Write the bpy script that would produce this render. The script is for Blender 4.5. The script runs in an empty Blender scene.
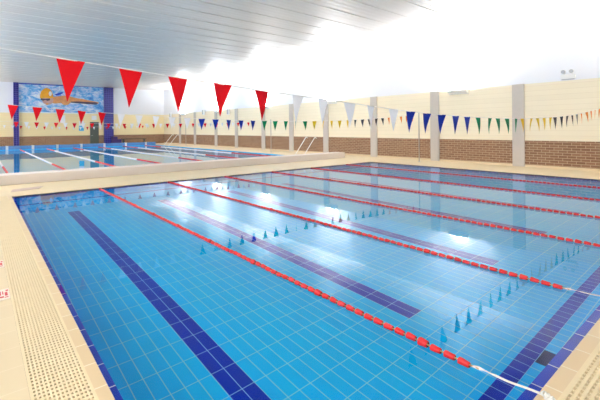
import bpy, math, random
from mathutils import Vector, Matrix
random.seed(7)
scn = bpy.context.scene
COL = scn.collection
PI = math.pi

# ------------------------------------------------------------------ layout (metres)
# x: across the lanes, y: along the lanes, z: up; the photographer stands at the origin
EYE = 1.65
PX0, PX1, PY0, PY1 = 0.63, 14.47, 0.88, 11.95      # near pool
WZ = -0.02                                          # near water level
DEPTH = 0.85
WALL = 17.14                                        # right wall
FAR = 45.9                                          # far wall
LEFT, BACK = -4.0, -6.0
CEIL = 6.28
BRICK, BEIGE = 1.066, 3.37
QX0, QX1, QY0, QY1 = -0.9, 14.47, 16.3, 41.3        # pool beyond
PARA0, PARA1, QTOP, QW = 14.56, 15.28, 0.30, -0.03

# ------------------------------------------------------------------ materials
def srgb(r, g, b):
    f = lambda c: (c/255/12.92) if c/255 <= 0.04045 else ((c/255+0.055)/1.055)**2.4
    return (f(r), f(g), f(b), 1)

class N:
    def __init__(s, name):
        s.m = bpy.data.materials.new(name); s.m.use_nodes = True
        s.t = s.m.node_tree; s.b = s.t.nodes['Principled BSDF']
    def new(s, t, **kw):
        n = s.t.nodes.new(t)
        for k, v in kw.items():
            if k in n.inputs: n.inputs[k].default_value = v
            else: setattr(n, k, v)
        return n
    def link(s, a, b): s.t.links.new(a, b)
    def coord(s): return s.new('ShaderNodeTexCoord').outputs['Object']
    def swz(s, order, off=(0, 0, 0)):
        sep = s.new('ShaderNodeSeparateXYZ'); s.link(s.coord(), sep.inputs[0])
        com = s.new('ShaderNodeCombineXYZ')
        for i, ax in enumerate(order):
            ad = s.new('ShaderNodeMath', operation='ADD'); ad.inputs[1].default_value = off[i]
            s.link(sep.outputs['XYZ'.index(ax)], ad.inputs[0]); s.link(ad.outputs[0], com.inputs[i])
        return com.outputs[0]
    def mix(s, fac, a, b, mode='MIX'):
        n = s.t.nodes.new('ShaderNodeMix'); n.data_type = 'RGBA'; n.blend_type = mode
        for idx, v in ((0, fac), (6, a), (7, b)):
            if hasattr(v, 'links'): s.link(v, n.inputs[idx])
            else: n.inputs[idx].default_value = v
        return n.outputs[2]

def plain(name, rgb, rough=0.5, metal=0.0, var=0.06, scale=6.0, spec=0.5):
    n = N(name); c = srgb(*rgb)
    tx = n.new('ShaderNodeTexNoise', Scale=scale, Detail=3.0); n.link(n.coord(), tx.inputs['Vector'])
    d = tuple(max(0, v*(1-var)) for v in c[:3])+(1,); l = tuple(min(1, v*(1+var)) for v in c[:3])+(1,)
    n.link(n.mix(tx.outputs['Fac'], d, l), n.b.inputs['Base Color'])
    n.b.inputs['Roughness'].default_value = rough; n.b.inputs['Metallic'].default_value = metal
    n.b.inputs['Specular IOR Level'].default_value = spec
    return n.m

def bricks(name, order, off, w, h, c1, c2, mortar, msize, rough=0.6, offset=0.5, bump=0.15, smooth=0.1, spec=0.5, bias=0.0):
    n = N(name)
    t = n.new('ShaderNodeTexBrick')
    t.offset = offset; t.squash = 1.0
    n.link(n.swz(order, off), t.inputs['Vector'])
    t.inputs['Color1'].default_value = srgb(*c1); t.inputs['Color2'].default_value = srgb(*c2)
    t.inputs['Mortar'].default_value = srgb(*mortar); t.inputs['Scale'].default_value = 1
    t.inputs['Mortar Size'].default_value = msize; t.inputs['Mortar Smooth'].default_value = smooth
    t.inputs['Brick Width'].default_value = w; t.inputs['Row Height'].default_value = h
    t.inputs['Bias'].default_value = bias
    tx = n.new('ShaderNodeTexNoise', Scale=3.0, Detail=3.0); n.link(n.coord(), tx.inputs['Vector'])
    n.link(n.mix(0.10, t.outputs['Color'], n.mix(tx.outputs['Fac'], (0.75,)*3+(1,), (1,)*4), 'MULTIPLY'), n.b.inputs['Base Color'])
    n.b.inputs['Roughness'].default_value = rough; n.b.inputs['Specular IOR Level'].default_value = spec
    if bump:
        bp = n.new('ShaderNodeBump', Strength=bump, Distance=0.01); bp.invert = True
        n.link(t.outputs['Fac'], bp.inputs['Height']); n.link(bp.outputs[0], n.b.inputs['Normal'])
    return n.m

TL, TC = 0.309, 0.1175     # pool tile along / across the lanes
POOLC = ((0, 196, 255), (0, 201, 255), (150, 228, 246))
M = {}
M['tile_floor'] = bricks('pool_floor_tile', 'YXZ', (-2.405+TL*30, -1.52+TC*20, 0), TL, TC, *POOLC, 0.0040, 0.4, 0.0, 0, 0.1, 0.05)
M['tile_side_x'] = bricks('pool_side_tile_x', 'YZX', (-2.405+TL*30, 4, 0), TL, TC, *POOLC, 0.0040, 0.4, 0.0, 0, 0.1, 0.05)
M['tile_side_y'] = bricks('pool_side_tile_y', 'XZY', (4, 4, 0), TL, TC, *POOLC, 0.0040, 0.4, 0.0, 0, 0.1, 0.05)
NAVY = ((0, 42, 178), (0, 46, 184), (150, 200, 240))
M['navy_floor'] = bricks('navy_floor_tile', 'YXZ', (-2.405+TL*30, -1.52+TC*20, 0), TL, TC, *NAVY, 0.0035, 0.4, 0.0, 0, 0.1, 0.05)
M['navy_cross'] = bricks('navy_cross_tile', 'YXZ', (-1.27+TL*20, -1.52+TC*20, 0), TL, TC, *NAVY, 0.0035, 0.4, 0.0, 0, 0.1, 0.05)
M['navy_dark'] = plain('dark_navy_tile', (0, 30, 96), 0.4, spec=0.05)
EDGE = ((0, 58, 204), (0, 62, 210), (220, 230, 245))
M['edge_x'] = bricks('edge_tile_x', 'YXZ', (-2.405+TL*30, 5, 0), TL, 10, *EDGE, 0.006, 0.25, 0.0, 0)
M['edge_y'] = bricks('edge_tile_y', 'XYZ', (-1.52+TL*20, 5, 0), TL, 10, *EDGE, 0.006, 0.25, 0.0, 0)
COPE = ((216, 192, 152), (220, 196, 156), (236, 226, 206))
M['coping_x'] = bricks('coping_tile_x', 'YXZ', (-2.405+TL*30, 5, 0), TL, 10, *COPE, 0.005, 0.4, 0.0, 0)
M['coping_y'] = bricks('coping_tile_y', 'XYZ', (-1.52+TL*20, 5, 0), TL, 10, *COPE, 0.005, 0.4, 0.0, 0)
M['deck'] = bricks('deck_tile', 'YXZ', (-2.405+TL*30, 4.0-0.135, 0), TL, 0.30, (222, 204, 168), (225, 207, 171), (230, 214, 184), 0.004, 0.5, 0.0, 0.03)
M['grate'] = plain('cream_grating_plastic', (228, 210, 172), 0.55)
M['channel'] = plain('dark_brown_gutter', (46, 34, 20), 0.8)  # one even dark brown for the channel below the slots
M['white_wall'] = plain('white_painted_wall', (238, 240, 246), 0.7, var=0.01, scale=1)
M['brick_x'] = bricks('brown_brick_x', 'YZX', (50, 1.0-0.01, 0), 0.29, 0.1, (133, 98, 74), (152, 116, 90), (196, 172, 144), 0.008, 0.8, 0.5, 0.3)
M['brick_y'] = bricks('brown_brick_y', 'XZY', (50, 1.0-0.01, 0), 0.29, 0.1, (133, 98, 74), (152, 116, 90), (196, 172, 144), 0.008, 0.8, 0.5, 0.3)
BG = ((246, 234, 206), (249, 237, 210), (235, 221, 193))
M['beige_x'] = bricks('cream_block_x', 'YZX', (50, 1.0-0.066, 0), 40, 0.2, *BG, 0.006, 0.6, 0.5, 0.3)
M['beige_y'] = bricks('cream_block_y', 'XZY', (50, 1.0-0.066, 0), 40, 0.2, (246, 228, 180), (248, 231, 184), (236, 216, 168), 0.006, 0.6, 0.5, 0.3)
M['column'] = plain('grey_concrete', (200, 192, 184), 0.7, var=0.05)
M['skirting'] = plain('cream_skirting', (226, 208, 172), 0.5)
PB = ((24, 20, 112), (30, 26, 124), (100, 100, 190))
M['pillar'] = bricks('blue_pillar_tile', 'XZY', (50, 1, 0), 0.20, 0.20, *PB, 0.012, 0.3, 0.0, 0.1)
M['white_plastic'] = plain('white_plastic', (240, 240, 238), 0.4, var=0.02)
M['grey_plastic'] = plain('grey_plastic', (182, 184, 190), 0.4)
M['dark'] = plain('charcoal_metal', (58, 64, 62), 0.5)
M['door'] = plain('grey_green_door_paint', (84, 92, 84), 0.5)
M['steel'] = plain('brushed_steel', (205, 205, 205), 0.28, metal=0.9, var=0.03)
M['post'] = plain('grey_post_paint', (176, 168, 160), 0.4, metal=0.2)
M['cord'] = plain('white_cord', (238, 236, 232), 0.6)
M['strap'] = plain('white_strap', (226, 226, 222), 0.7, var=0.15, scale=60)
M['cable'] = plain('cable_sheath', (196, 170, 120), 0.5)
M['red_float'] = plain('red_float_plastic', (208, 22, 28), 0.35)
M['dark_red'] = plain('dark_red_float_hub', (120, 16, 18), 0.5)
M['white_float'] = plain('white_float_plastic', (236, 238, 240), 0.4)
M['parapet'] = plain('pale_grey_parapet', (226, 217, 211), 0.55, var=0.03, scale=2)
M['bulkhead'] = bricks('blue_bulkhead_tile', 'XZY', (50, 5, 0), 0.4, 0.2, (92, 146, 204), (96, 152, 208), (130, 176, 220), 0.01, 0.4, 0.5, 0)
M['mat_patch'] = plain('mauve_grey_rubber', (204, 182, 172), 0.7)
M['paper'] = plain('white_paper', (240, 242, 246), 0.7, var=0.02)
M['sign_blue'] = plain('light_blue_print', (70, 176, 226), 0.6)
M['sign_red'] = plain('red_print', (206, 60, 70), 0.5)
M['sign_tile'] = plain('white_glazed_tile', (236, 222, 208), 0.3)
M['bench'] = plain('dark_bench_wood', (92, 84, 60), 0.6)
M['purple'] = plain('dark_purple_vinyl', (58, 40, 110), 0.5)
M['q_floor'] = bricks('pale_pool_tile', 'YXZ', (50, 50, 0), 0.32, 0.16, (170, 206, 214), (174, 210, 218), (196, 220, 226), 0.006, 0.25, 0.0, 0)
M['orange_cap'] = plain('printed_orange_cap', (244, 168, 40), 0.6, var=0.25, scale=4)
M['skin_print'] = plain('printed_skin', (228, 156, 100), 0.6, var=0.35, scale=4)
M['face_print'] = plain('printed_face', (206, 166, 160), 0.6, var=0.3, scale=5)
M['shade_print'] = plain('printed_dark_line', (70, 62, 92), 0.6, var=0.4, scale=6)
M['blue_print'] = plain('printed_royal_blue', (40, 70, 190), 0.6, var=0.3, scale=4)

def flag_mat(name, rgb, trans=0.25):
    n = N(name); c = srgb(*rgb)
    tx = n.new('ShaderNodeTexNoise', Scale=20.0, Detail=2.0); n.link(n.coord(), tx.inputs['Vector'])
    col = n.mix(tx.outputs['Fac'], tuple(v*.92 for v in c[:3])+(1,), c)
    n.link(col, n.b.inputs['Base Color']); n.b.inputs['Roughness'].default_value = 0.55
    n.b.inputs['Specular IOR Level'].default_value = 0.25
    tr = n.new('ShaderNodeBsdfTranslucent'); n.link(col, tr.inputs[0])
    mx = n.new('ShaderNodeMixShader'); mx.inputs[0].default_value = trans
    n.link(n.b.outputs[0], mx.inputs[1]); n.link(tr.outputs[0], mx.inputs[2])
    n.link(mx.outputs[0], n.t.nodes['Material Output'].inputs[0])
    return n.m
FLAG = {'red': flag_mat('red_vinyl', (226, 8, 30)), 'white': flag_mat('white_vinyl', (248, 248, 252), 0.55),
        'blue': flag_mat('blue_vinyl', (14, 46, 160)), 'green': flag_mat('green_vinyl', (0, 132, 84)),
        'yellow': flag_mat('yellow_vinyl', (250, 206, 40)), 'black': flag_mat('black_vinyl', (62, 60, 66)),
        'orange': flag_mat('orange_vinyl', (252, 150, 50))}

def mural_water():
    n = N('mural_water_print')
    v = n.swz('XZY', (0, 0, 0))
    mp = n.new('ShaderNodeMapping'); mp.inputs['Scale'].default_value = (0.9, 1.5, 1); n.link(v, mp.inputs[0])
    a = n.new('ShaderNodeTexNoise', Scale=1.5, Detail=8.0, Roughness=0.72, Distortion=0.6); n.link(mp.outputs[0], a.inputs['Vector'])
    r = n.new('ShaderNodeValToRGB'); n.link(a.outputs['Fac'], r.inputs[0])
    e = r.color_ramp.elements
    e[0].position = 0.30; e[0].color = srgb(40, 84, 190)
    e[1].position = 0.60; e[1].color = srgb(232, 240, 250)
    for p, c in ((0.38, (64, 140, 224)), (0.46, (110, 186, 236)), (0.53, (186, 204, 244))):
        x = e.new(p); x.color = srgb(*c)
    n.link(r.outputs[0], n.b.inputs['Base Color']); n.b.inputs['Roughness'].default_value = 0.5
    return n.m
M['mural'] = mural_water()

def ceiling_mat():
    n = N('ribbed_metal_ceiling')
    n.b.inputs['Metallic'].default_value = 0.2; n.b.inputs['Roughness'].default_value = 0.34
    tx = n.new('ShaderNodeTexNoise', Scale=0.7, Detail=2.0); n.link(n.coord(), tx.inputs['Vector'])
    n.link(n.mix(tx.outputs['Fac'], srgb(224, 219, 214), srgb(232, 227, 222)), n.b.inputs['Base Color'])
    w = n.new('ShaderNodeTexWave', wave_type='BANDS', bands_direction='Y', wave_profile='SIN')
    w.inputs['Scale'].default_value = 1.05*1.0; w.inputs['Distortion'].default_value = 0.0
    n.link(n.coord(), w.inputs['Vector'])
    bp = n.new('ShaderNodeBump', Strength=0.6, Distance=0.02)
    n.link(w.outputs['Fac'], bp.inputs['Height']); n.link(bp.outputs[0], n.b.inputs['Normal'])
    return n.m
M['ceiling'] = ceiling_mat()

def water_mat(name, tint, rip):
    n = N(name)
    n.b.inputs['Base Color'].default_value = tint
    n.b.inputs['Transmission Weight'].default_value = 1.0
    n.b.inputs['Specular Tint'].default_value = (0.78, 0.92, 1, 1); n.b.inputs['IOR'].default_value = 1.333; n.b.inputs['Roughness'].default_value = 0.0
    mp = n.new('ShaderNodeMapping'); mp.inputs['Scale'].default_value = (1.0, 1.6, 1); n.link(n.coord(), mp.inputs[0])
    a = n.new('ShaderNodeTexNoise', Scale=1.6, Detail=2.0, Distortion=0.3); n.link(mp.outputs[0], a.inputs['Vector'])
    bp = n.new('ShaderNodeBump', Strength=1.0, Distance=rip); n.link(a.outputs['Fac'], bp.inputs['Height'])
    n.link(bp.outputs[0], n.b.inputs['Normal'])
    return n.m
M['water'] = water_mat('clear_pool_water', (0.93, 0.985, 1, 1), 0.0005)
M['water_far'] = water_mat('clear_lap_pool_water', (0.93, 0.985, 1, 1), 0.0005)

def emit(name, rgb, k):
    n = N(name); n.b.inputs['Emission Color'].default_value = srgb(*rgb); n.b.inputs['Emission Strength'].default_value = k
    n.b.inputs['Base Color'].default_value = srgb(*rgb); return n.m
def glass_mat():
    n = N('window_glass'); tr = n.new('ShaderNodeBsdfTransparent'); gl = n.new('ShaderNodeBsdfGlossy'); gl.inputs['Roughness'].default_value = 0.02
    fr = n.new('ShaderNodeFresnel'); fr.inputs[0].default_value = 1.3; mx = n.new('ShaderNodeMixShader')
    n.link(fr.outputs[0], mx.inputs[0]); n.link(tr.outputs[0], mx.inputs[1]); n.link(gl.outputs[0], mx.inputs[2])
    n.link(mx.outputs[0], n.t.nodes['Material Output'].inputs[0]); return n.m
M['glass'] = glass_mat()
M['lamp'] = emit('lit_lamp_lens', (255, 252, 246), 14)

# ------------------------------------------------------------------ mesh helpers
class MB:
    def __init__(s): s.v = []; s.f = []; s.mi = []; s.sm = []
    def add(s, vs, fs, mi=0, smooth=False):
        o = len(s.v); s.v += [tuple(v) for v in vs]
        for f in fs: s.f.append(tuple(i+o for i in f)); s.mi.append(mi); s.sm.append(smooth)
        return s
    def box(s, x0, x1, y0, y1, z0, z1, mi=0):
        v = [(x0,y0,z0),(x1,y0,z0),(x1,y1,z0),(x0,y1,z0),(x0,y0,z1),(x1,y0,z1),(x1,y1,z1),(x0,y1,z1)]
        return s.add(v, [(0,3,2,1),(4,5,6,7),(0,1,5,4),(1,2,6,5),(2,3,7,6),(3,0,4,7)], mi)
    def quad(s, a, b, c, d, mi=0): return s.add([a,b,c,d], [(0,1,2,3)], mi)
    def lathe(s, prof, axis='Z', seg=12, c=(0,0,0), mi=0, smooth=True, cap=True):
        # prof: list of (t, r) along the axis
        vs = []
        for t, r in prof:
            for k in range(seg):
                a = 2*PI*k/seg; p, q = r*math.cos(a), r*math.sin(a)
                v = {'Z': (p,q,t), 'Y': (q,t,p), 'X': (t,p,q)}[axis]
                vs.append((v[0]+c[0], v[1]+c[1], v[2]+c[2]))
        fs = []
        for i in range(len(prof)-1):
            for k in range(seg):
                a, b = i*seg+k, i*seg+(k+1)%seg
                fs.append((a, b, b+seg, a+seg))
        s.add(vs, fs, mi, smooth)
        if cap:
            o = len(s.v)-len(vs)
            s.f.append(tuple(o+k for k in reversed(range(seg)))); s.mi.append(mi); s.sm.append(False)
            s.f.append(tuple(o+(len(prof)-1)*seg+k for k in range(seg))); s.mi.append(mi); s.sm.append(False)
        return s
    def tube(s, pts, r, seg=8, mi=0):
        pts = [Vector(p) for p in pts]; rings = []
        up = Vector((0,0,1))
        for i, p in enumerate(pts):
            d = (pts[min(i+1,len(pts)-1)]-pts[max(i-1,0)]).normalized()
            u = d.cross(up)
            if u.length < 1e-3: u = d.cross(Vector((1,0,0)))
            u.normalize(); w = u.cross(d).normalized()
            rings.append([p+u*r*math.cos(2*PI*k/seg)+w*r*math.sin(2*PI*k/seg) for k in range(seg)])
        vs = [v for rg in rings for v in rg]; fs = []
        for i in range(len(pts)-1):
            for k in range(seg):
                a, b = i*seg+k, i*seg+(k+1)%seg
                fs.append((a, a+seg, b+seg, b))
        fs.append(tuple(range(seg))); fs.append(tuple((len(pts)-1)*seg+k for k in reversed(range(seg))))
        return s.add(vs, fs, mi, True)
    def build(s, name, mats, parent=None):
        me = bpy.data.meshes.new(name); me.from_pydata(s.v, [], s.f)
        for m in (mats if isinstance(mats, (list, tuple)) else [mats]): me.materials.append(m)
        for p, i, sm in zip(me.polygons, s.mi, s.sm): p.material_index = i; p.use_smooth = sm
        me.update()
        o = bpy.data.objects.new(name, me); COL.objects.link(o)
        if parent: o.parent = parent
        return o

def tag(o, label=None, cat=None, group=None, kind=None):
    if label: o['label'] = label
    if cat: o['category'] = cat
    if group: o['group'] = group
    if kind: o['kind'] = kind
    return o
def thing(name, label, cat, loc=(0,0,0), group=None):
    o = bpy.data.objects.new(name, None); COL.objects.link(o); o.location = loc; o.empty_display_size = 0.1
    return tag(o, label, cat, group)
def bevel(o, w=0.01, seg=2):
    m = o.modifiers.new('bevel', 'BEVEL'); m.width = w; m.segments = seg; m.limit_method = 'ANGLE'
    return o

# ------------------------------------------------------------------ setting
GX0, GX1 = 0.235, 0.555            # left grating
GY0, GY1 = 0.455, 0.785            # near-end grating
fl = MB()
xs = sorted([LEFT, GX0, GX1, PX1+0.095, WALL, QX0, QX1])
ys = sorted([BACK, GY0, GY1, PY1+0.25, 12.25, QY0, QY1, FAR])
def hole(x, y):
    if GX0 < x < GX1 and GY0 < y < 12.25: return True                       # left grating
    if GX1 < x < PX1+0.095 and GY0 < y < PY1+0.25: return True              # pool, coping and near grating
    if QX0 < x < QX1 and QY0 < y < QY1: return True            # lap pool
    return False
for i in range(len(xs)-1):
    for j in range(len(ys)-1):
        if not hole((xs[i]+xs[i+1])/2, (ys[j]+ys[j+1])/2):
            fl.quad((xs[i],ys[j],0),(xs[i+1],ys[j],0),(xs[i+1],ys[j+1],0),(xs[i],ys[j+1],0))
tag(fl.build('floor', M['deck']), kind='structure')

def banded_wall(name, x0, x1, y0, y1, mats):
    w = MB()
    w.box(x0, x1, y0, y1, -0.02, BRICK, 0); w.box(x0, x1, y0, y1, BRICK, BEIGE, 1); w.box(x0, x1, y0, y1, BEIGE, CEIL+0.1, 2)
    return tag(w.build(name, mats), kind='structure')
banded_wall('wall_right', WALL, WALL+0.3, BACK-0.3, FAR+0.3, [M['brick_x'], M['beige_x'], M['white_wall']])
banded_wall('wall_far', LEFT, WALL, FAR, FAR+0.3, [M['brick_y'], M['beige_y'], M['white_wall']])
FILL_WIN0, FILL_WIN1 = 2.3, 5.7                            # glazed band added to the unseen left wall, lets sky in as fill
w = MB(); w.box(LEFT-0.3, LEFT, BACK-0.3, FAR+0.3, -0.02, BRICK, 0); w.box(LEFT-0.3, LEFT, BACK-0.3, FAR+0.3, BRICK, FILL_WIN0, 1); w.box(LEFT-0.3, LEFT, BACK-0.3, FAR+0.3, FILL_WIN1, CEIL+0.1, 2)
nw = 10; bay = (FAR-BACK)/nw
for k in range(nw+1): w.box(LEFT-0.3, LEFT, BACK+k*bay-0.3, BACK+k*bay+0.3, FILL_WIN0, FILL_WIN1, 2)
tag(w.build('wall_left', [M['brick_x'], M['beige_x'], M['white_wall']]), kind='structure')
for k in range(nw):
    a, b_ = BACK+k*bay+0.3, BACK+(k+1)*bay-0.3
    f = MB()
    for q in range(4): f.box(LEFT-0.2, LEFT-0.12, a+(b_-a-0.06)*q/3, a+(b_-a-0.06)*q/3+0.06, FILL_WIN0, FILL_WIN1)
    f.box(LEFT-0.2, LEFT-0.12, a, b_, FILL_WIN0, FILL_WIN0+0.06); f.box(LEFT-0.2, LEFT-0.12, a, b_, FILL_WIN1-0.06, FILL_WIN1)
    fo = tag(f.build('window_%d' % (k+1), M['white_plastic']), kind='structure')
    g = MB(); g.box(LEFT-0.165, LEFT-0.155, a, b_, FILL_WIN0, FILL_WIN1); g.build('fill_pane', M['glass'], fo)
banded_wall('wall_back', LEFT, WALL, BACK-0.3, BACK, [M['brick_y'], M['beige_y'], M['white_wall']])
b = MB(); b.box(WALL-0.02, WALL, BACK, FAR, 0, 0.085); tag(b.build('baseboard_right', M['skirting']), kind='structure')
c = MB(); c.box(LEFT-0.3, WALL+0.3, BACK-0.3, FAR+0.3, CEIL, CEIL+0.15)
k = -4.6
while k < FAR:                                   # standing seams of the metal sheets
    c.box(LEFT, WALL, k-0.011, k+0.011, CEIL-0.018, CEIL, 0); k += 1.17
tag(c.build('ceiling', M['ceiling']), kind='structure')

# ------------------------------------------------------------------ near pool
pool = thing('swimming_pool', 'near rectangular swimming pool with light blue tiles and navy lane lines', 'swimming pool', (PX0, PY0, 0))
def child(mb, name, mats, root):
    o = mb.build(name, mats, root); o.location = -root.location; return o
fz = WZ-DEPTH
bs = MB()
bs.quad((PX0,PY0,fz),(PX1,PY0,fz),(PX1,PY1,fz),(PX0,PY1,fz), 0)
bs.quad((PX0,PY0,fz),(PX0,PY1,fz),(PX0,PY1,0),(PX0,PY0,0), 1)
bs.quad((PX1,PY0,fz),(PX1,PY0,0),(PX1,PY1,0),(PX1,PY1,fz), 1)
bs.quad((PX0,PY0,fz),(PX0,PY0,0),(PX1,PY0,0),(PX1,PY0,fz), 2)
bs.quad((PX0,PY1,fz),(PX1,PY1,fz),(PX1,PY1,0),(PX0,PY1,0), 2)
child(bs, 'basin', [M['tile_floor'], M['tile_side_x'], M['tile_side_y']], pool)
ROPES = [2.61, 4.574, 6.56, 8.567, 10.566, 12.688]
lanes = [1.6375+17*TC*i for i in range(7)]
for xl in lanes:
    xl = 1.52 + round((xl-TC-1.52)/TC)*TC
    s = MB(); s.box(xl, xl+2*TC, 2.405, 9.95, fz, fz+0.003)
    child(s, 'lane_marking', M['navy_floor'], pool)
for y0 in (1.27, PY1-0.54):
    s = MB(); s.box(PX0+0.02, PX1-0.02, y0, y0+0.135, fz, fz+0.003); child(s, 'end_marking', M['navy_cross'], pool)
s = MB()
s.box(3.73, 3.965, 1.14, 1.268, fz, fz+0.003)
child(s, 'dark_tile', M['navy_dark'], pool)
e = MB(); ez0, ez1 = -0.20, -0.03
e.box(PX0, PX0+0.05, PY0+0.08, PY1-0.05, ez0, ez1, 0); e.box(PX1-0.05, PX1, PY0+0.08, PY1-0.05, ez0, ez1, 0)
e.box(PX0, PX1, PY0, PY0+0.08, ez0, ez1, 1); e.box(PX0, PX1, PY1-0.05, PY1, ez0, ez1, 1)
tag(child(e, 'edge_tiles', [M['edge_x'], M['edge_y']], pool), 'dark blue edge tiles')
cp = MB()
cp.box(GX1, PX0, GY1, PY1+0.25, -0.15, 0.003, 0); cp.box(PX1, PX1+0.095, GY1, PY1+0.25, -0.15, 0.003, 0)
cp.box(PX0, PX1, GY1, PY0, -0.15, 0.003, 1); cp.box(PX0, PX1, PY1, PY1+0.25, -0.15, 0.003, 1)
tag(child(cp, 'coping', [M['coping_x'], M['coping_y']], pool), 'beige tiled coping')
w = MB(); w.quad((PX0,PY0,WZ),(PX1,PY0,WZ),(PX1,PY1,WZ),(PX0,PY1,WZ))
tag(w.build('pool_water', M['water']), 'still clear water filling the near blue pool', 'water')

# overflow gratings with real slots
def grating(name, label, x0, x1, y0, y1, px, py, hx, hy):
    root = thing(name, label, 'grating', (x0, y0, 0), 'overflow gratings of the near pool')
    nx, ny = int((x1-x0-0.012)/px), int((y1-y0-0.012)/py)
    ox, oy = (x1-x0-(nx-1)*px)/2, (y1-y0-(ny-1)*py)/2
    X = [x0]; Y = [y0]
    for i in range(nx): X += [x0+ox+i*px-hx/2, x0+ox+i*px+hx/2]
    for j in range(ny): Y += [y0+oy+j*py-hy/2, y0+oy+j*py+hy/2]
    X.append(x1); Y.append(y1)
    g = MB(); W = len(X); top = [(x, y, 0.004) for y in Y for x in X]; bot = [(x, y, -0.018) for y in Y for x in X]
    g.v = top+bot; nb = len(top)
    for j in range(len(Y)-1):
        for i in range(W-1):
            a, b_, c_, d = j*W+i, j*W+i+1, (j+1)*W+i+1, (j+1)*W+i
            if i % 2 == 1 and j % 2 == 1:
                g.f += [(a, b_, b_+nb, a+nb), (b_, c_, c_+nb, b_+nb), (c_, d, d+nb, c_+nb), (d, a, a+nb, d+nb)]
            else: g.f.append((a, b_, c_, d))
    g.mi = [0]*len(g.f); g.sm = [False]*len(g.f)
    child(g, 'slotted_panel', M['grate'], root)
    ch = MB(); z = -0.07
    ch.quad((x0,y0,z),(x1,y0,z),(x1,y1,z),(x0,y1,z))
    ch.quad((x0,y0,z),(x0,y1,z),(x0,y1,0),(x0,y0,0)); ch.quad((x1,y0,z),(x1,y0,0),(x1,y1,0),(x1,y1,z))
    ch.quad((x0,y0,z),(x0,y0,0),(x1,y0,0),(x1,y0,z)); ch.quad((x0,y1,z),(x1,y1,z),(x1,y1,0),(x0,y1,0))
    child(ch, 'gutter', M['channel'], root)
    return root
del_group = grating('overflow_grating', 'long cream slotted grating along the left side of the near pool', GX0, GX1, GY0, 12.25, 0.0226, 0.043, 0.0115, 0.020)
grating('overflow_grating', 'cream slotted grating along the near end of pool beside white rope strap', GX1, PX1+0.095, GY0, GY1, 0.048, 0.036, 0.034, 0.017)

# ------------------------------------------------------------------ lane ropes of the near pool
def float_mesh(name, r, ln):
    m = MB()
    m.lathe([(-ln/2, r*0.62), (-ln/2+0.004, r*0.80), (-ln*0.1, r*0.86), (ln*0.12, r*0.96), (ln*0.3, r), (ln/2-0.003, r), (ln/2, r*0.94)], 'Y', 12, mi=0, cap=False)
    m.lathe([(-ln/2, r*0.62), (-ln/2+0.01, 0.006)], 'Y', 12, mi=1, cap=False)
    m.lathe([(ln/2, r*0.94), (ln/2-0.018, 0.006)], 'Y', 12, mi=1, cap=False)
    return m
fm_small = float_mesh('float', 0.026, 0.079).build('float', [M['red_float'], M['dark_red']]).data
fm_big = float_mesh('float', 0.033, 0.074).build('float', [M['red_float'], M['dark_red']]).data
for o in list(COL.objects):
    if o.type == 'MESH' and o.parent is None and o.data in (fm_small, fm_big): bpy.data.objects.remove(o)
names = ['red lane rope nearest the left side of the near pool, ending in a white strap',
         'second red lane rope from the left side of the near pool',
         'third red lane rope from the left side of the near pool',
         'third red lane rope from the right side of the near pool',
         'second red lane rope from the right side of the near pool',
         'red lane rope nearest the right side of the near pool, below the brick wall']
first = None
def rope_root(i, x):
    return thing('lane_rope', names[i], 'lane rope', (x, PY0, WZ+0.012), 'red lane ropes of the near pool')
for i, x in enumerate(ROPES):
    r = rope_root(i, x)
    y0, y1 = 1.335, PY1-0.10
    cb = MB(); cb.tube([(0, y0-PY0-0.10, 0.003), (0, 3, 0), (0, 7, 0), (0, PY1-PY0-0.02, 0.002)], 0.006, 6); cb.build('cable', M['cable'], r)
    # strap from the last float up over the coping to a ring in the deck
    st = MB(); pts = []
    for k in range(13):
        t = k/12; y = (y0-0.06)*(1-t)+(PY0-0.045)*t
        z = (0.004)*(1-t)+(0.030)*t-0.004*math.sin(PI*t)*(1-t)
        pts.append((0.006*math.sin(t*9), y-PY0, z))
    vs = []; fs = []
    for k, p in enumerate(pts):
        a = 1.0*math.sin(k*1.7)*max(0, 1-k/5)
        hw = 0.011; ca, sa = math.cos(a)*hw, math.sin(a)*hw
        for sx in (-1, 1):
            for dz in (0, 0.003): vs.append((p[0]+sx*ca, p[1], p[2]+sx*sa+dz))
    for k in range(len(pts)-1):
        a = k*4; fs += [(a+1,a+3,a+7,a+5),(a,a+4,a+6,a+2),(a,a+1,a+5,a+4),(a+2,a+6,a+7,a+3)]
    n4 = (len(pts)-1)*4
    fs += [(0,2,3,1),(n4,n4+1,n4+3,n4+2)]
    st.add(vs, fs)
    tag(st.build('strap', M['strap'], r), 'white webbing strap')
    kn = MB()
    for q in range(3):
        c0 = (0.014*math.cos(q*2.2), -0.045-0.02*q, 0.034)
        kn.tube([(c0[0]+0.018*math.cos(a*PI/4), c0[1]+0.02*math.sin(a*PI/4), c0[2]+0.006*math.sin(a*1.3+q)) for a in range(9)], 0.006, 6)
    kn.tube([(0, -0.05, 0.012), (0, -0.05, 0.05)], 0.008, 8)
    tag(kn.build('hook', M['strap'], r), 'knotted strap end on a deck hook')
    n = 99; sp = (y1-y0)/(n-1)
    for k in range(n):
        big = (k % 11 == 3)
        f = bpy.data.objects.new('float', fm_big if big else fm_small); COL.objects.link(f); f.parent = r
        f.location = (random.uniform(-.003, .003), y0-PY0+k*sp, random.uniform(-.002, .004))
        f.rotation_euler = (random.uniform(-.05, .05), 0, random.uniform(-.06, .06))

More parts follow.
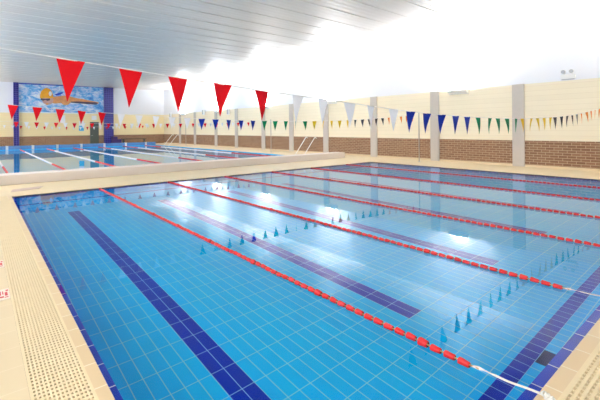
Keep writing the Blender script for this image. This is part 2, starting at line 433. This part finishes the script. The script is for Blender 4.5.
# ------------------------------------------------------------------ raised pool beyond
rp = thing('lap_pool', 'farther long swimming pool behind the low parapet, with white and red ropes', 'swimming pool', (QX1, QY0, 0))
WB = QY0
pp = MB(); pp.box(LEFT+0.02, 15.43, PARA0, PARA1, 0, QTOP)
o = pp.build('parapet', M['parapet']); bevel(o, 0.015); tag(o, 'low pale grey parapet wall between the two pools', 'low wall')
bs = MB(); qz = -1.3
bs.quad((QX0,WB,qz),(QX1,WB,qz),(QX1,QY1,qz),(QX0,QY1,qz))
bs.quad((QX0,WB,qz),(QX0,QY1,qz),(QX0,QY1,0),(QX0,WB,0)); bs.quad((QX1,WB,qz),(QX1,WB,0),(QX1,QY1,0),(QX1,QY1,qz))
bs.quad((QX0,WB,qz),(QX0,WB,0),(QX1,WB,0),(QX1,WB,qz)); bs.quad((QX0,QY1,qz),(QX1,QY1,qz),(QX1,QY1,0),(QX0,QY1,0))
child(bs, 'basin', [M['tile_floor']], rp)
w = MB(); w.quad((QX0,WB,QW),(QX1,WB,QW),(QX1,QY1,QW),(QX0,QY1,QW))
tag(w.build('pool_water', M['water_far']), 'pale still water of the farther pool beyond the parapet', 'water')
m = MB(); m.box(QX0-2.0, QX1+0.05, QY1+0.01, QY1+0.31, -0.05, 0.31); bw = tag(child(m, 'end_wall', M['bulkhead'], rp), 'low blue tiled end wall')
for xm in (0.0, 1.88, 3.72, 5.57, 7.52, 9.52, 11.52, 13.51):
    m = MB(); m.box(xm-0.09, xm+0.09, QY1-0.03, QY1+0.01, -0.02, 0.31); m.box(xm-0.11, xm+0.11, QY1-0.035, QY1+0.31, 0.31, 0.33)
    tag(m.build('lane_post', M['white_plastic'], bw), 'white lane post')

far_x = [0.87, 2.8, 4.75, 6.82, 8.97, 11.2, 13.35]
fl_lab = ['leftmost', 'second from the left', 'third from the left', 'middle, fourth from the left', 'third from the right', 'second from the right', 'rightmost']
reds = [6.1, 6.1, 6.2, 6.0, 5.5, 6.5, 7.0]
def strand(y0, y1, r=0.042):
    prof = []; y = y0
    while y < y1-0.05:
        prof += [(y, r*0.45), (y+0.02, r*0.9), (y+0.11, r), (y+0.13, r*0.5)]; y += 0.15
    return MB().lathe(prof, 'Y', 8)
for x, lb, rd in zip(far_x, fl_lab, reds):
    r = thing('lane_rope', 'white lane rope with red ends in the farther pool, ' + lb + ' there', 'lane rope', (x, WB, QW+0.01), 'white and red lane ropes of the farther pool')
    L_ = QY1-WB
    tag(strand(0.05, rd).build('float_run', M['red_float'], r), 'red run of floats')
    tag(strand(rd, L_-4.9).build('float_run', M['white_float'], r), 'white run of floats')
    tag(strand(L_-4.9, L_-0.1).build('float_run', M['red_float'], r), 'red run of floats')

# ------------------------------------------------------------------ pennant strings
def pennant_mesh(w_, h_, bend):
    m = MB(); rows = 6; vs = []; fs = []
    for j in range(rows+1):
        t = j/rows; hw = max(0.002, w_/2*(1-t))
        for i in range(3):
            s_ = (i-1)
            vs.append((s_*hw, bend*math.sin(t*2.6)*0.5+0.10*bend*s_*(1-t)-0.5*bend*(s_*s_)*(1-t), -h_*t))
    for j in range(rows):
        for i in range(2):
            a = j*3+i; fs.append((a, a+3, a+4, a+1))
    m.add(vs, fs, 0, True)
    return m
def pennant_data(col, w_, h_, tagn):
    out = []
    for bd in (0.0, 0.03, -0.025):
        o = pennant_mesh(w_, h_, bd).build('pennant', FLAG[col]); d = o.data; bpy.data.objects.remove(o)
        out.append(d)
    return out
COLS = ['red', 'white', 'blue', 'green', 'yellow', 'black', 'orange']
big = {c_: pennant_data(c_, 0.19, 0.315, 'b') for c_ in COLS}
def pennant_line(label, y, xa, xb, zf, x0, sp, seq, turn, seed, data, rad=0.005, dx=None):
    rnd = random.Random(seed)
    r = thing('pennant_line', label, 'bunting', (xa, y, zf(xa)), 'pennant lines over the pools')
    cd = MB(); K = 60
    cd.tube([(xa+(xb-xa)*k/K-xa, 0, zf(xa+(xb-xa)*k/K)-zf(xa)) for k in range(K+1)], rad, 6)
    cd.build('cord', M['cord'], r)
    for n, c_ in enumerate(seq):
        x = x0+n*sp+(dx[n]*y if dx else 0)
        o = bpy.data.objects.new('pennant', rnd.choice(data[c_])); COL.objects.link(o); o.parent = r
        slope = (zf(x+.1)-zf(x-.1))/.2
        o.location = (x-xa, 0, zf(x)-zf(xa)+0.002)
        o.rotation_euler = (rnd.uniform(-.06, .06), math.atan(-slope), turn(n, rnd))
        o['label'] = c_ + ' pennant'
    return r
seq5 = [c_ for c_ in COLS for _ in range(5)]
H1 = [2.18, 2.145, 2.11, 2.08, 2.045, 2.02, 1.995, 1.965, 1.94, 1.91, 1.885, 1.863, 1.85, 1.838, 1.828, 1.82, 1.814, 1.812, 1.812, 1.816, 1.822, 1.83, 1.84, 1.852, 1.866, 1.882, 1.902, 1.925, 1.952, 1.985, 2.02, 2.06, 2.10, 2.14, 2.18]
def z1(x):
    t = (x-0.542)/0.438
    if t <= 0: return H1[0]-t*0.036
    if t >= 34: return H1[34]+(t-34)*0.04
    i = int(t); return H1[i]*(1-t+i)+H1[i+1]*(t-i)
DX1 = [0,0,-.01,-.01,0,.01,0,.01,0,.02,.01,.01,.01,.02,.01,.01,.01,0,0,0,-.02,-.01,-.01,-.01,-.03,-.04,-.03,-.03,-.02,-.02,-.01,.02,.02,.03,.04]
def z2(x): return 1.89+0.31*((x-8.0)/7.4)**2
def t1(n, r):
    if n < 10: return r.uniform(-.15, .2)
    if n < 13: return r.uniform(-.35, -.15)
    return r.uniform(-.14, .10)
def t2_(n, r): return r.uniform(-.3, .3) if n not in (18, 21) else 1.0
pennant_line('near string of large coloured pennants, big red ones at its left end', 3.34, -0.56, 15.96, z1, 0.542, 0.438, seq5, t1, 3, big, dx=DX1)
pennant_line('second string of coloured pennants over the far end of the near pool', 10.31, -0.56, 15.96, z2, 0.58, 0.4375, seq5, t2_, 5, big)
small = {c_: pennant_data(c_, 0.19, 0.26, 's') for c_ in ('red', 'white')}
def z3(x): return 1.955+0.10*((x-7)/6.5)**2
def z4(x): return 1.90+0.22*((x-7)/6.5)**2
rw = ['red', 'white']*16
pennant_line('string of small red and white pennants over the near end of farther pool', 20.9, -1.3, 14.972, z3, 1.28, 0.3735, rw+['red', 'white'], lambda n, r: r.uniform(-.4, .4), 8, small, 0.005)
pennant_line('farthest string of tiny red and white pennants at far end of farther pool', 36.0, -1.3, 15.572, z4, 1.0, 0.5, ['red', 'white', 'white']*8, lambda n, r: r.uniform(-.6, .6), 9, small, 0.006)

def post(label, x, y, h):
    r = thing('pennant_post', label, 'post', (x, y, 0), 'slim posts holding the pennant lines')
    m = MB(); m.lathe([(0, 0.075), (0.012, 0.075), (0.016, 0.05), (0.03, 0.035)], 'Z', 16); m.build('base_plate', M['steel'], r)
    m = MB(); m.lathe([(0.03, 0.026), (h-0.02, 0.026), (h, 0.02)], 'Z', 12); m.build('pole', M['post'], r)
    m = MB(); m.tube([(0.03*math.cos(a*PI/4), 0, h-0.06+0.03*math.sin(a*PI/4)) for a in range(9)], 0.005, 6); m.build('eyelet', M['steel'], r)
    return r
post('slim grey post on right deck beside the near pool in front of brick wall', 16.0, 10.31, 2.32)
post('slim grey post beyond the right frame edge holding the near pennant string', 16.0, 3.34, 2.32)
post('slim pale post on right deck beside the farther pool, left of near handrail', 15.0, 20.9, 2.25)
post('slim pale post by the far end of the farther pool beside farthest pennants', 15.6, 36.0, 2.5)
post('post on the left deck outside the frame, near string', -0.6, 3.34, 2.32)
post('post on the left deck outside the frame, second string', -0.6, 10.31, 2.32)

# ------------------------------------------------------------------ columns
cols = [6.36, 10.14, 13.91, 17.80, 21.34, 24.84, 28.93, 32.65, 37.2, 41.0]
order_ = ['rightmost grey concrete column on brick wall, behind green and yellow pennants',
          'second grey concrete column from the right, behind a blue pennant of the near string',
          'third grey concrete column from the right, behind white and black pennants',
          'fourth grey concrete column from the right, above the right end of the parapet',
          'fifth grey concrete column from the right, behind the near handrail',
          'sixth grey concrete column from the right, behind green pennants',
          'seventh grey concrete column from the right, among the blue pennants of second string',
          'eighth grey concrete column from the right, behind a blue pennant of second string',
          'ninth grey concrete column from the right, left of second string blue pennants',
          'farthest grey concrete column on the right wall near the corner']
for y, lb in zip(cols, order_):
    m = MB(); m.box(WALL-0.07, WALL, y-0.23, y+0.23, 0, BEIGE+0.01)
    o = m.build('concrete_column', M['column']); tag(o, lb, 'column', 'concrete columns on the right wall'); bevel(o, 0.012)

# ------------------------------------------------------------------ uplights
def uplight(x, y, side, label, seen=True):
    r = thing('wall_uplight', label, 'wall lamp', (x, y, BEIGE-0.22), 'uplights along the walls')
    m = MB()       # trough: wedge body
    d = 0.24*side
    v = []
    for yy in (-0.45, 0.45): v += [(0, yy, 0), (d*0.45, yy, 0), (d, yy, 0.14), (d, yy, 0.20), (0, yy, 0.20)]
    m.add(v, [(0,1,2,3,4), (9,8,7,6,5), (0,5,6,1), (1,6,7,2), (2,7,8,3), (0,4,9,5)] )
    m.build('housing', M['white_plastic'], r)
    m = MB(); K = 6; vs = []
    for yy in (-0.42, 0.42):
        for q in range(K+1):
            t = q/K; vs.append((d*(0.04+0.92*t), yy, 0.20+0.05*math.sin(PI*t)))
    fs = [(q, q+1, q+K+2, q+K+1) for q in range(K)]+[tuple(range(K, -1, -1)), tuple(range(K+1, 2*K+2))]
    m.add(vs, fs, 0, True); m.build('lens', M['lamp'], r)
    la = bpy.data.lights.new('uplight_lamp', 'AREA'); la.shape = 'RECTANGLE'; la.size = 0.2; la.size_y = 0.8
    la.energy = UP; la.color = (0.97, 0.985, 1)
    lo = bpy.data.objects.new('uplight_lamp', la); COL.objects.link(lo)
    lo.location = (x+d*0.95, y, BEIGE-0.22+0.28)
    lo.rotation_euler = (PI, math.radians(-28)*side, 0)
    return r
UP = 620.0
ul = [(8.9, 'bright uplight on right wall between the two rightmost grey columns'),
      (17.27+0.0, 'bright uplight on right wall above the fourth grey column from the right'),
      (24.5, 'bright uplight on right wall by the sixth grey column'),
      (32.2, 'small bright uplight far along the right wall by the eighth column'),
      (40.0, 'farthest bright uplight on right wall near the far corner'),
      (1.0, 'uplight on the right wall beyond the right frame edge')]
for y, lb in ul: uplight(WALL, y, -1, lb)
for n, y in enumerate((1.0, 8.9, 17.27, 24.5, 32.2, 40.0)):  # unseen left-wall row, added to light the room opposite the right wall
    uplight(LEFT, y, 1, 'added fill uplight on the unseen left wall')

# ------------------------------------------------------------------ wall fittings
em = thing('emergency_light', 'white twin-headed emergency light on upper white wall at right', 'emergency light', (WALL, 4.6, 3.42))
m = MB(); m.box(-0.10, 0.01, -0.24, 0.24, 0, 0.17); bevel(m.build('case', M['white_plastic'], em), 0.015)
m = MB(); m.box(-0.105, -0.02, -0.2, 0.2, -0.03, 0.0); tag(m.build('tray', M['grey_plastic'], em), 'grey lower edge')
for s_ in (-0.13, 0.13):
    m = MB(); m.lathe([(-0.10, 0.085), (-0.04, 0.085), (0.03, 0.05), (0.06, 0.02)], 'X', 16, (-0.07, s_, 0.27)); m.tube([(-0.05, s_, 0.17), (-0.05, s_, 0.22)], 0.02, 8)
    h = m.build('lamp_head', M['white_plastic'], em)
    m = MB(); m.lathe([(-0.005, 0.07), (0.0, 0.07)], 'X', 16, (-0.175, s_, 0.27)); m.build('lens', M['grey_plastic'], h)
def speaker(y, z, lb):
    r = thing('wall_speaker', lb, 'speaker', (WALL, y, z), 'small speakers on the right wall')
    m = MB(); m.box(-0.22, -0.05, -0.16, 0.16, -0.25, 0.25); bevel(m.build('cabinet', M['white_plastic'], r), 0.02)
    m = MB(); m.box(-0.228, -0.22, -0.13, 0.13, -0.21, 0.21); m.build('grille', M['grey_plastic'], r)
    m = MB(); m.box(-0.06, 0, -0.04, 0.04, -0.05, 0.05); m.build('bracket', M['grey_plastic'], r)
speaker(30.1, 3.15, 'small pale speaker high on right wall left of the seventh column')
speaker(35.0, 3.30, 'small pale speaker high on right wall between eighth and ninth columns')
speaker(43.4, 3.25, 'farthest small pale speaker high on right wall near the corner')

# ------------------------------------------------------------------ far wall
def pillar(lb, x0, x1):
    m = MB(); m.box(x0, x1, FAR-0.25, FAR, 0, CEIL)
    tag(m.build('tiled_pillar', M['pillar']), lb, 'pillar', 'blue tiled pillars beside the mural')
pillar('narrow dark blue tiled pillar left of the swimmer mural', 2.60, 3.02)
pillar('wide dark blue tiled pillar right of the swimmer mural', 10.52, 11.47)
mu = thing('swimmer_mural', 'large wall picture of a swimmer in an orange cap on far wall', 'mural', (3.02, FAR, 3.47))
m = MB(); m.box(3.02, 10.52, FAR-0.06, FAR, 3.47, CEIL); child(m, 'picture_panel', M['mural'], mu)
def print_poly(name, pts, mat, d, lab=None):
    # pts given in metres (x on the far wall, z); a thin printed layer on the panel
    vs = [(x, FAR-0.06-d, z) for x, z in pts]+[(x, FAR-0.06, z) for x, z in pts]; n = len(pts)
    fs = [tuple(range(n)), tuple(reversed(range(n, 2*n)))]+[(i, i+n, (i+1) % n+n, (i+1) % n) for i in range(n)]
    m = MB(); m.add(vs, fs); o = child(m, name, mat, mu)
    if lab: o['label'] = lab
U = lambda u: 3.02+(u-20.3)*7.44/84.3
Vv = lambda v, u: 3.47+(112.4-v+(u-18.5)*0.012)*2.81/29.6
def P(l): return [(U(u), Vv(v, u)) for u, v in l]
def ell(cu, cv, a, b_, n=20, rot=0.0):
    return [(cu+a*math.cos(2*PI*k/n)*math.cos(rot)-b_*math.sin(2*PI*k/n)*math.sin(rot),
             cv+a*math.cos(2*PI*k/n)*math.sin(rot)+b_*math.sin(2*PI*k/n)*math.cos(rot)) for k in range(n)]
print_poly('lane_float', P([(54,93.5),(57,92.2),(61,91),(62.5,91.6),(60,93.6),(55.5,95)]), M['blue_print'], 0.004, 'royal blue print')
print_poly('top_border', P([(20.5,82.8),(104.5,82.8),(104.5,84.2),(20.5,84.2)]), M['blue_print'], 0.003, 'dark blue top border')
print_poly('body', P([(51,96.5),(57,95.6),(63,94.6),(68,95.0),(75,96.8),(84,98.2),(92,99.6),(99,100.8),(100.5,102.0),(98,103.4),(88,102.8),(78,102.0),(70,102),(67,104.6),(63,105.0),(60,102.6),(55,103.4),(51,103)]), M['skin_print'], 0.005, 'tan printed shoulder, arm and back')
print_poly('suit', P([(70,101.0),(78,100.6),(88,101.0),(97,101.2),(99,102.4),(97,104.0),(88,103.4),(78,102.8),(70,102.2)]), M['shade_print'], 0.007, 'dark printed swimsuit')
print_poly('face', P(ell(47.2, 100.2, 5.4, 4.6)), M['face_print'], 0.007, 'printed face')
print_poly('chin', P(ell(46.4, 104.0, 1.3, 1.2)), M['skin_print'], 0.008, 'tan printed mouth')
print_poly('cap', P([(39.6,97.8),(39.9,94),(41.2,90.4),(43.8,87.8),(46.4,87),(49,88.2),(51,90.6),(52.2,94),(52.4,97.2),(49,98),(44,97.6),(41.5,98.4)]), M['orange_cap'], 0.009, 'orange printed swimming cap')
print_poly('cap_emblem', P(ell(49.6, 93, 1.5, 2.6)), M['paper'], 0.011, 'white printed patch')
print_poly('goggles', P([(40.4,98.2),(44.5,98.6),(49.2,98.0),(49.4,100),(46.8,100.8),(44.8,99.8),(42.8,100.8),(40.4,100)]), M['shade_print'], 0.010, 'dark printed goggles')
dr = MB(); dr.box(9.18, 10.02, FAR-0.06, FAR, 0, 2.5)
do = tag(dr.build('door_1', M['door']), kind='structure')
m = MB(); m.tube([(9.30, FAR-0.06, 1.05), (9.30, FAR-0.11, 1.05), (9.44, FAR-0.11, 1.05)], 0.012, 8); tag(m.build('door_handle', M['steel'], do))
m = MB(); m.box(9.34, 9.82, FAR-0.03, FAR, 2.72, 3.18); tag(m.build('wall_notice', M['paper']), 'small white notice on cream wall above the grey door', 'notice')
m = MB(); m.box(6.44, 6.90, FAR-0.02, FAR, 2.42, 3.18); tag(m.build('wall_notice', M['paper']), 'white notice on cream far wall under the mural', 'notice')
sg = thing('wall_poster', 'white and light blue poster on cream far wall left of grey door', 'poster', (8.37, FAR, 1.6))
m = MB(); m.box(8.14, 8.60, FAR-0.02, FAR, 2.1, 2.6); tag(child(m, 'upper_sheet', M['paper'], sg), 'white upper half')
m = MB(); m.box(8.14, 8.60, FAR-0.02, FAR, 1.55, 2.1); tag(child(m, 'lower_sheet', M['sign_blue'], sg), 'light blue lower half')
bn = thing('bench', 'long low dark bench by far wall right of the blue pillar', 'bench', (13.0, 44.6, 0))
m = MB(); m.box(-1.0, 1.6, -0.2, 0.2, 0.58, 0.66); m.build('seat', M['bench'], bn)
for s_ in (-0.8, 1.4):
    m = MB(); m.box(s_-0.05, s_+0.05, -0.17, 0.17, 0, 0.58); m.build('leg', M['dark'], bn)
m = MB(); m.box(10.95, 11.9, 44.2, 44.7, 0, 0.62); m.box(10.95, 11.5, 44.2, 44.7, 0.62, 0.9)
o = m.build('foam_block_stack', M['purple']); tag(o, 'dark purple stepped block at foot of the wide blue pillar', 'block'); bevel(o, 0.03)

# ------------------------------------------------------------------ handrails, mat, depth tiles
def handrail(lb, x, y, gap):
    r = thing('pool_handrail', lb, 'handrail', (x, y, 0), 'steel handrails of the farther pool')
    for k in range(2):
        oy = k*gap
        pts = [(0, oy, 0.0), (0.05, oy, 0.06)]+[(0.05+0.83*t, oy, 0.06+1.0*t) for t in (.25, .5, .75, 1)]+[(0.93, oy, 1.09), (0.99, oy, 1.08), (1.03, oy, 1.03)]
        m = MB(); m.tube(pts, 0.026, 10); m.build('rail', M['white_plastic'], r)
        f = MB(); f.lathe([(0, 0.055), (0.012, 0.055), (0.02, 0.04), (0.03, 0.03)], 'Z', 14, (0, oy, 0)); f.build('flange', M['steel'], r)
handrail('near pair of white slanted handrails on right deck just behind the parapet', 14.50, 17.0, 0.8)
handrail('far pair of white slanted handrails at far right corner of farther pool', 14.50, 37.6, 1.3)
m = MB(); m.add([(0.66, 12.85, 0), (1.30, 13.10, 0), (1.46, 13.55, 0), (0.72, 13.35, 0), (0.66, 12.85, 0.008), (1.30, 13.10, 0.008), (1.46, 13.55, 0.008), (0.72, 13.35, 0.008)],
      [(0,3,2,1),(4,5,6,7),(0,1,5,4),(1,2,6,5),(2,3,7,6),(3,0,4,7)])
tag(m.build('rubber_mat', M['mat_patch']), 'thin mauve-grey mat on the deck between the two pools', 'mat')
def sign_tile(lb, y0, y1):
    r = thing('warning_tile', lb, 'sign tile', (0.135, y0, 0.0), 'printed tiles set in the left deck')
    m = MB(); m.box(0.0, 0.098, 0, y1-y0, 0, 0.005); m.build('tile', M['sign_tile'], r)
    m = MB(); L_ = y1-y0
    for a, b_, c_, d in ((0.012, 0.05, 0.06, 0.10), (0.012, 0.03, 0.13, 0.25), (0.055, 0.085, 0.05, 0.07), (0.060, 0.082, 0.10, 0.20), (0.04, 0.05, 0.15, 0.24), (0.07, 0.09, 0.23, 0.27)):
        m.box(a, b_, c_*L_/0.31, d*L_/0.31, 0.005, 0.006)
    tag(m.build('print', M['sign_red'], r), 'worn red print')
sign_tile('white tile with worn red print in left deck beside the grating', 4.72, 5.04)
sign_tile('second white tile with red print farther along the left grating edge', 5.85, 6.17)

# ------------------------------------------------------------------ camera, world, view
cam = bpy.data.cameras.new('camera'); co = bpy.data.objects.new('camera', cam); COL.objects.link(co)
cam.sensor_width = 36; cam.lens = 384.03*36/600
YAW, ROLL = math.radians(39.91), math.radians(0.489)
co.matrix_world = Matrix.Translation((0, 0, EYE)) @ Matrix.Rotation(-YAW, 4, 'Z') @ Matrix.Rotation(PI/2, 4, 'X') @ Matrix.Rotation(-ROLL, 4, 'Z')
cam.shift_x = 0.613/600; cam.shift_y = -(200-128.14)/600
cam.clip_start = 0.05; cam.clip_end = 200
scn.camera = co
SKY = 6.5
wd = bpy.data.worlds.new('world'); scn.world = wd; wd.use_nodes = True
wd.node_tree.nodes['Background'].inputs[0].default_value = (0.93, 0.965, 1, 1); wd.node_tree.nodes['Background'].inputs[1].default_value = SKY
scn.view_settings.view_transform = 'Standard'; scn.view_settings.look = 'None'
scn.view_settings.gamma = 1.0; scn.view_settings.use_curve_mapping = False
scn.view_settings.exposure = 0.14
scn.cycles.use_denoising = True
scn.cycles.max_bounces = 14; scn.cycles.diffuse_bounces = 6; scn.cycles.glossy_bounces = 5; scn.cycles.transmission_bounces = 8
scn.cycles.sample_clamp_indirect = 8.0
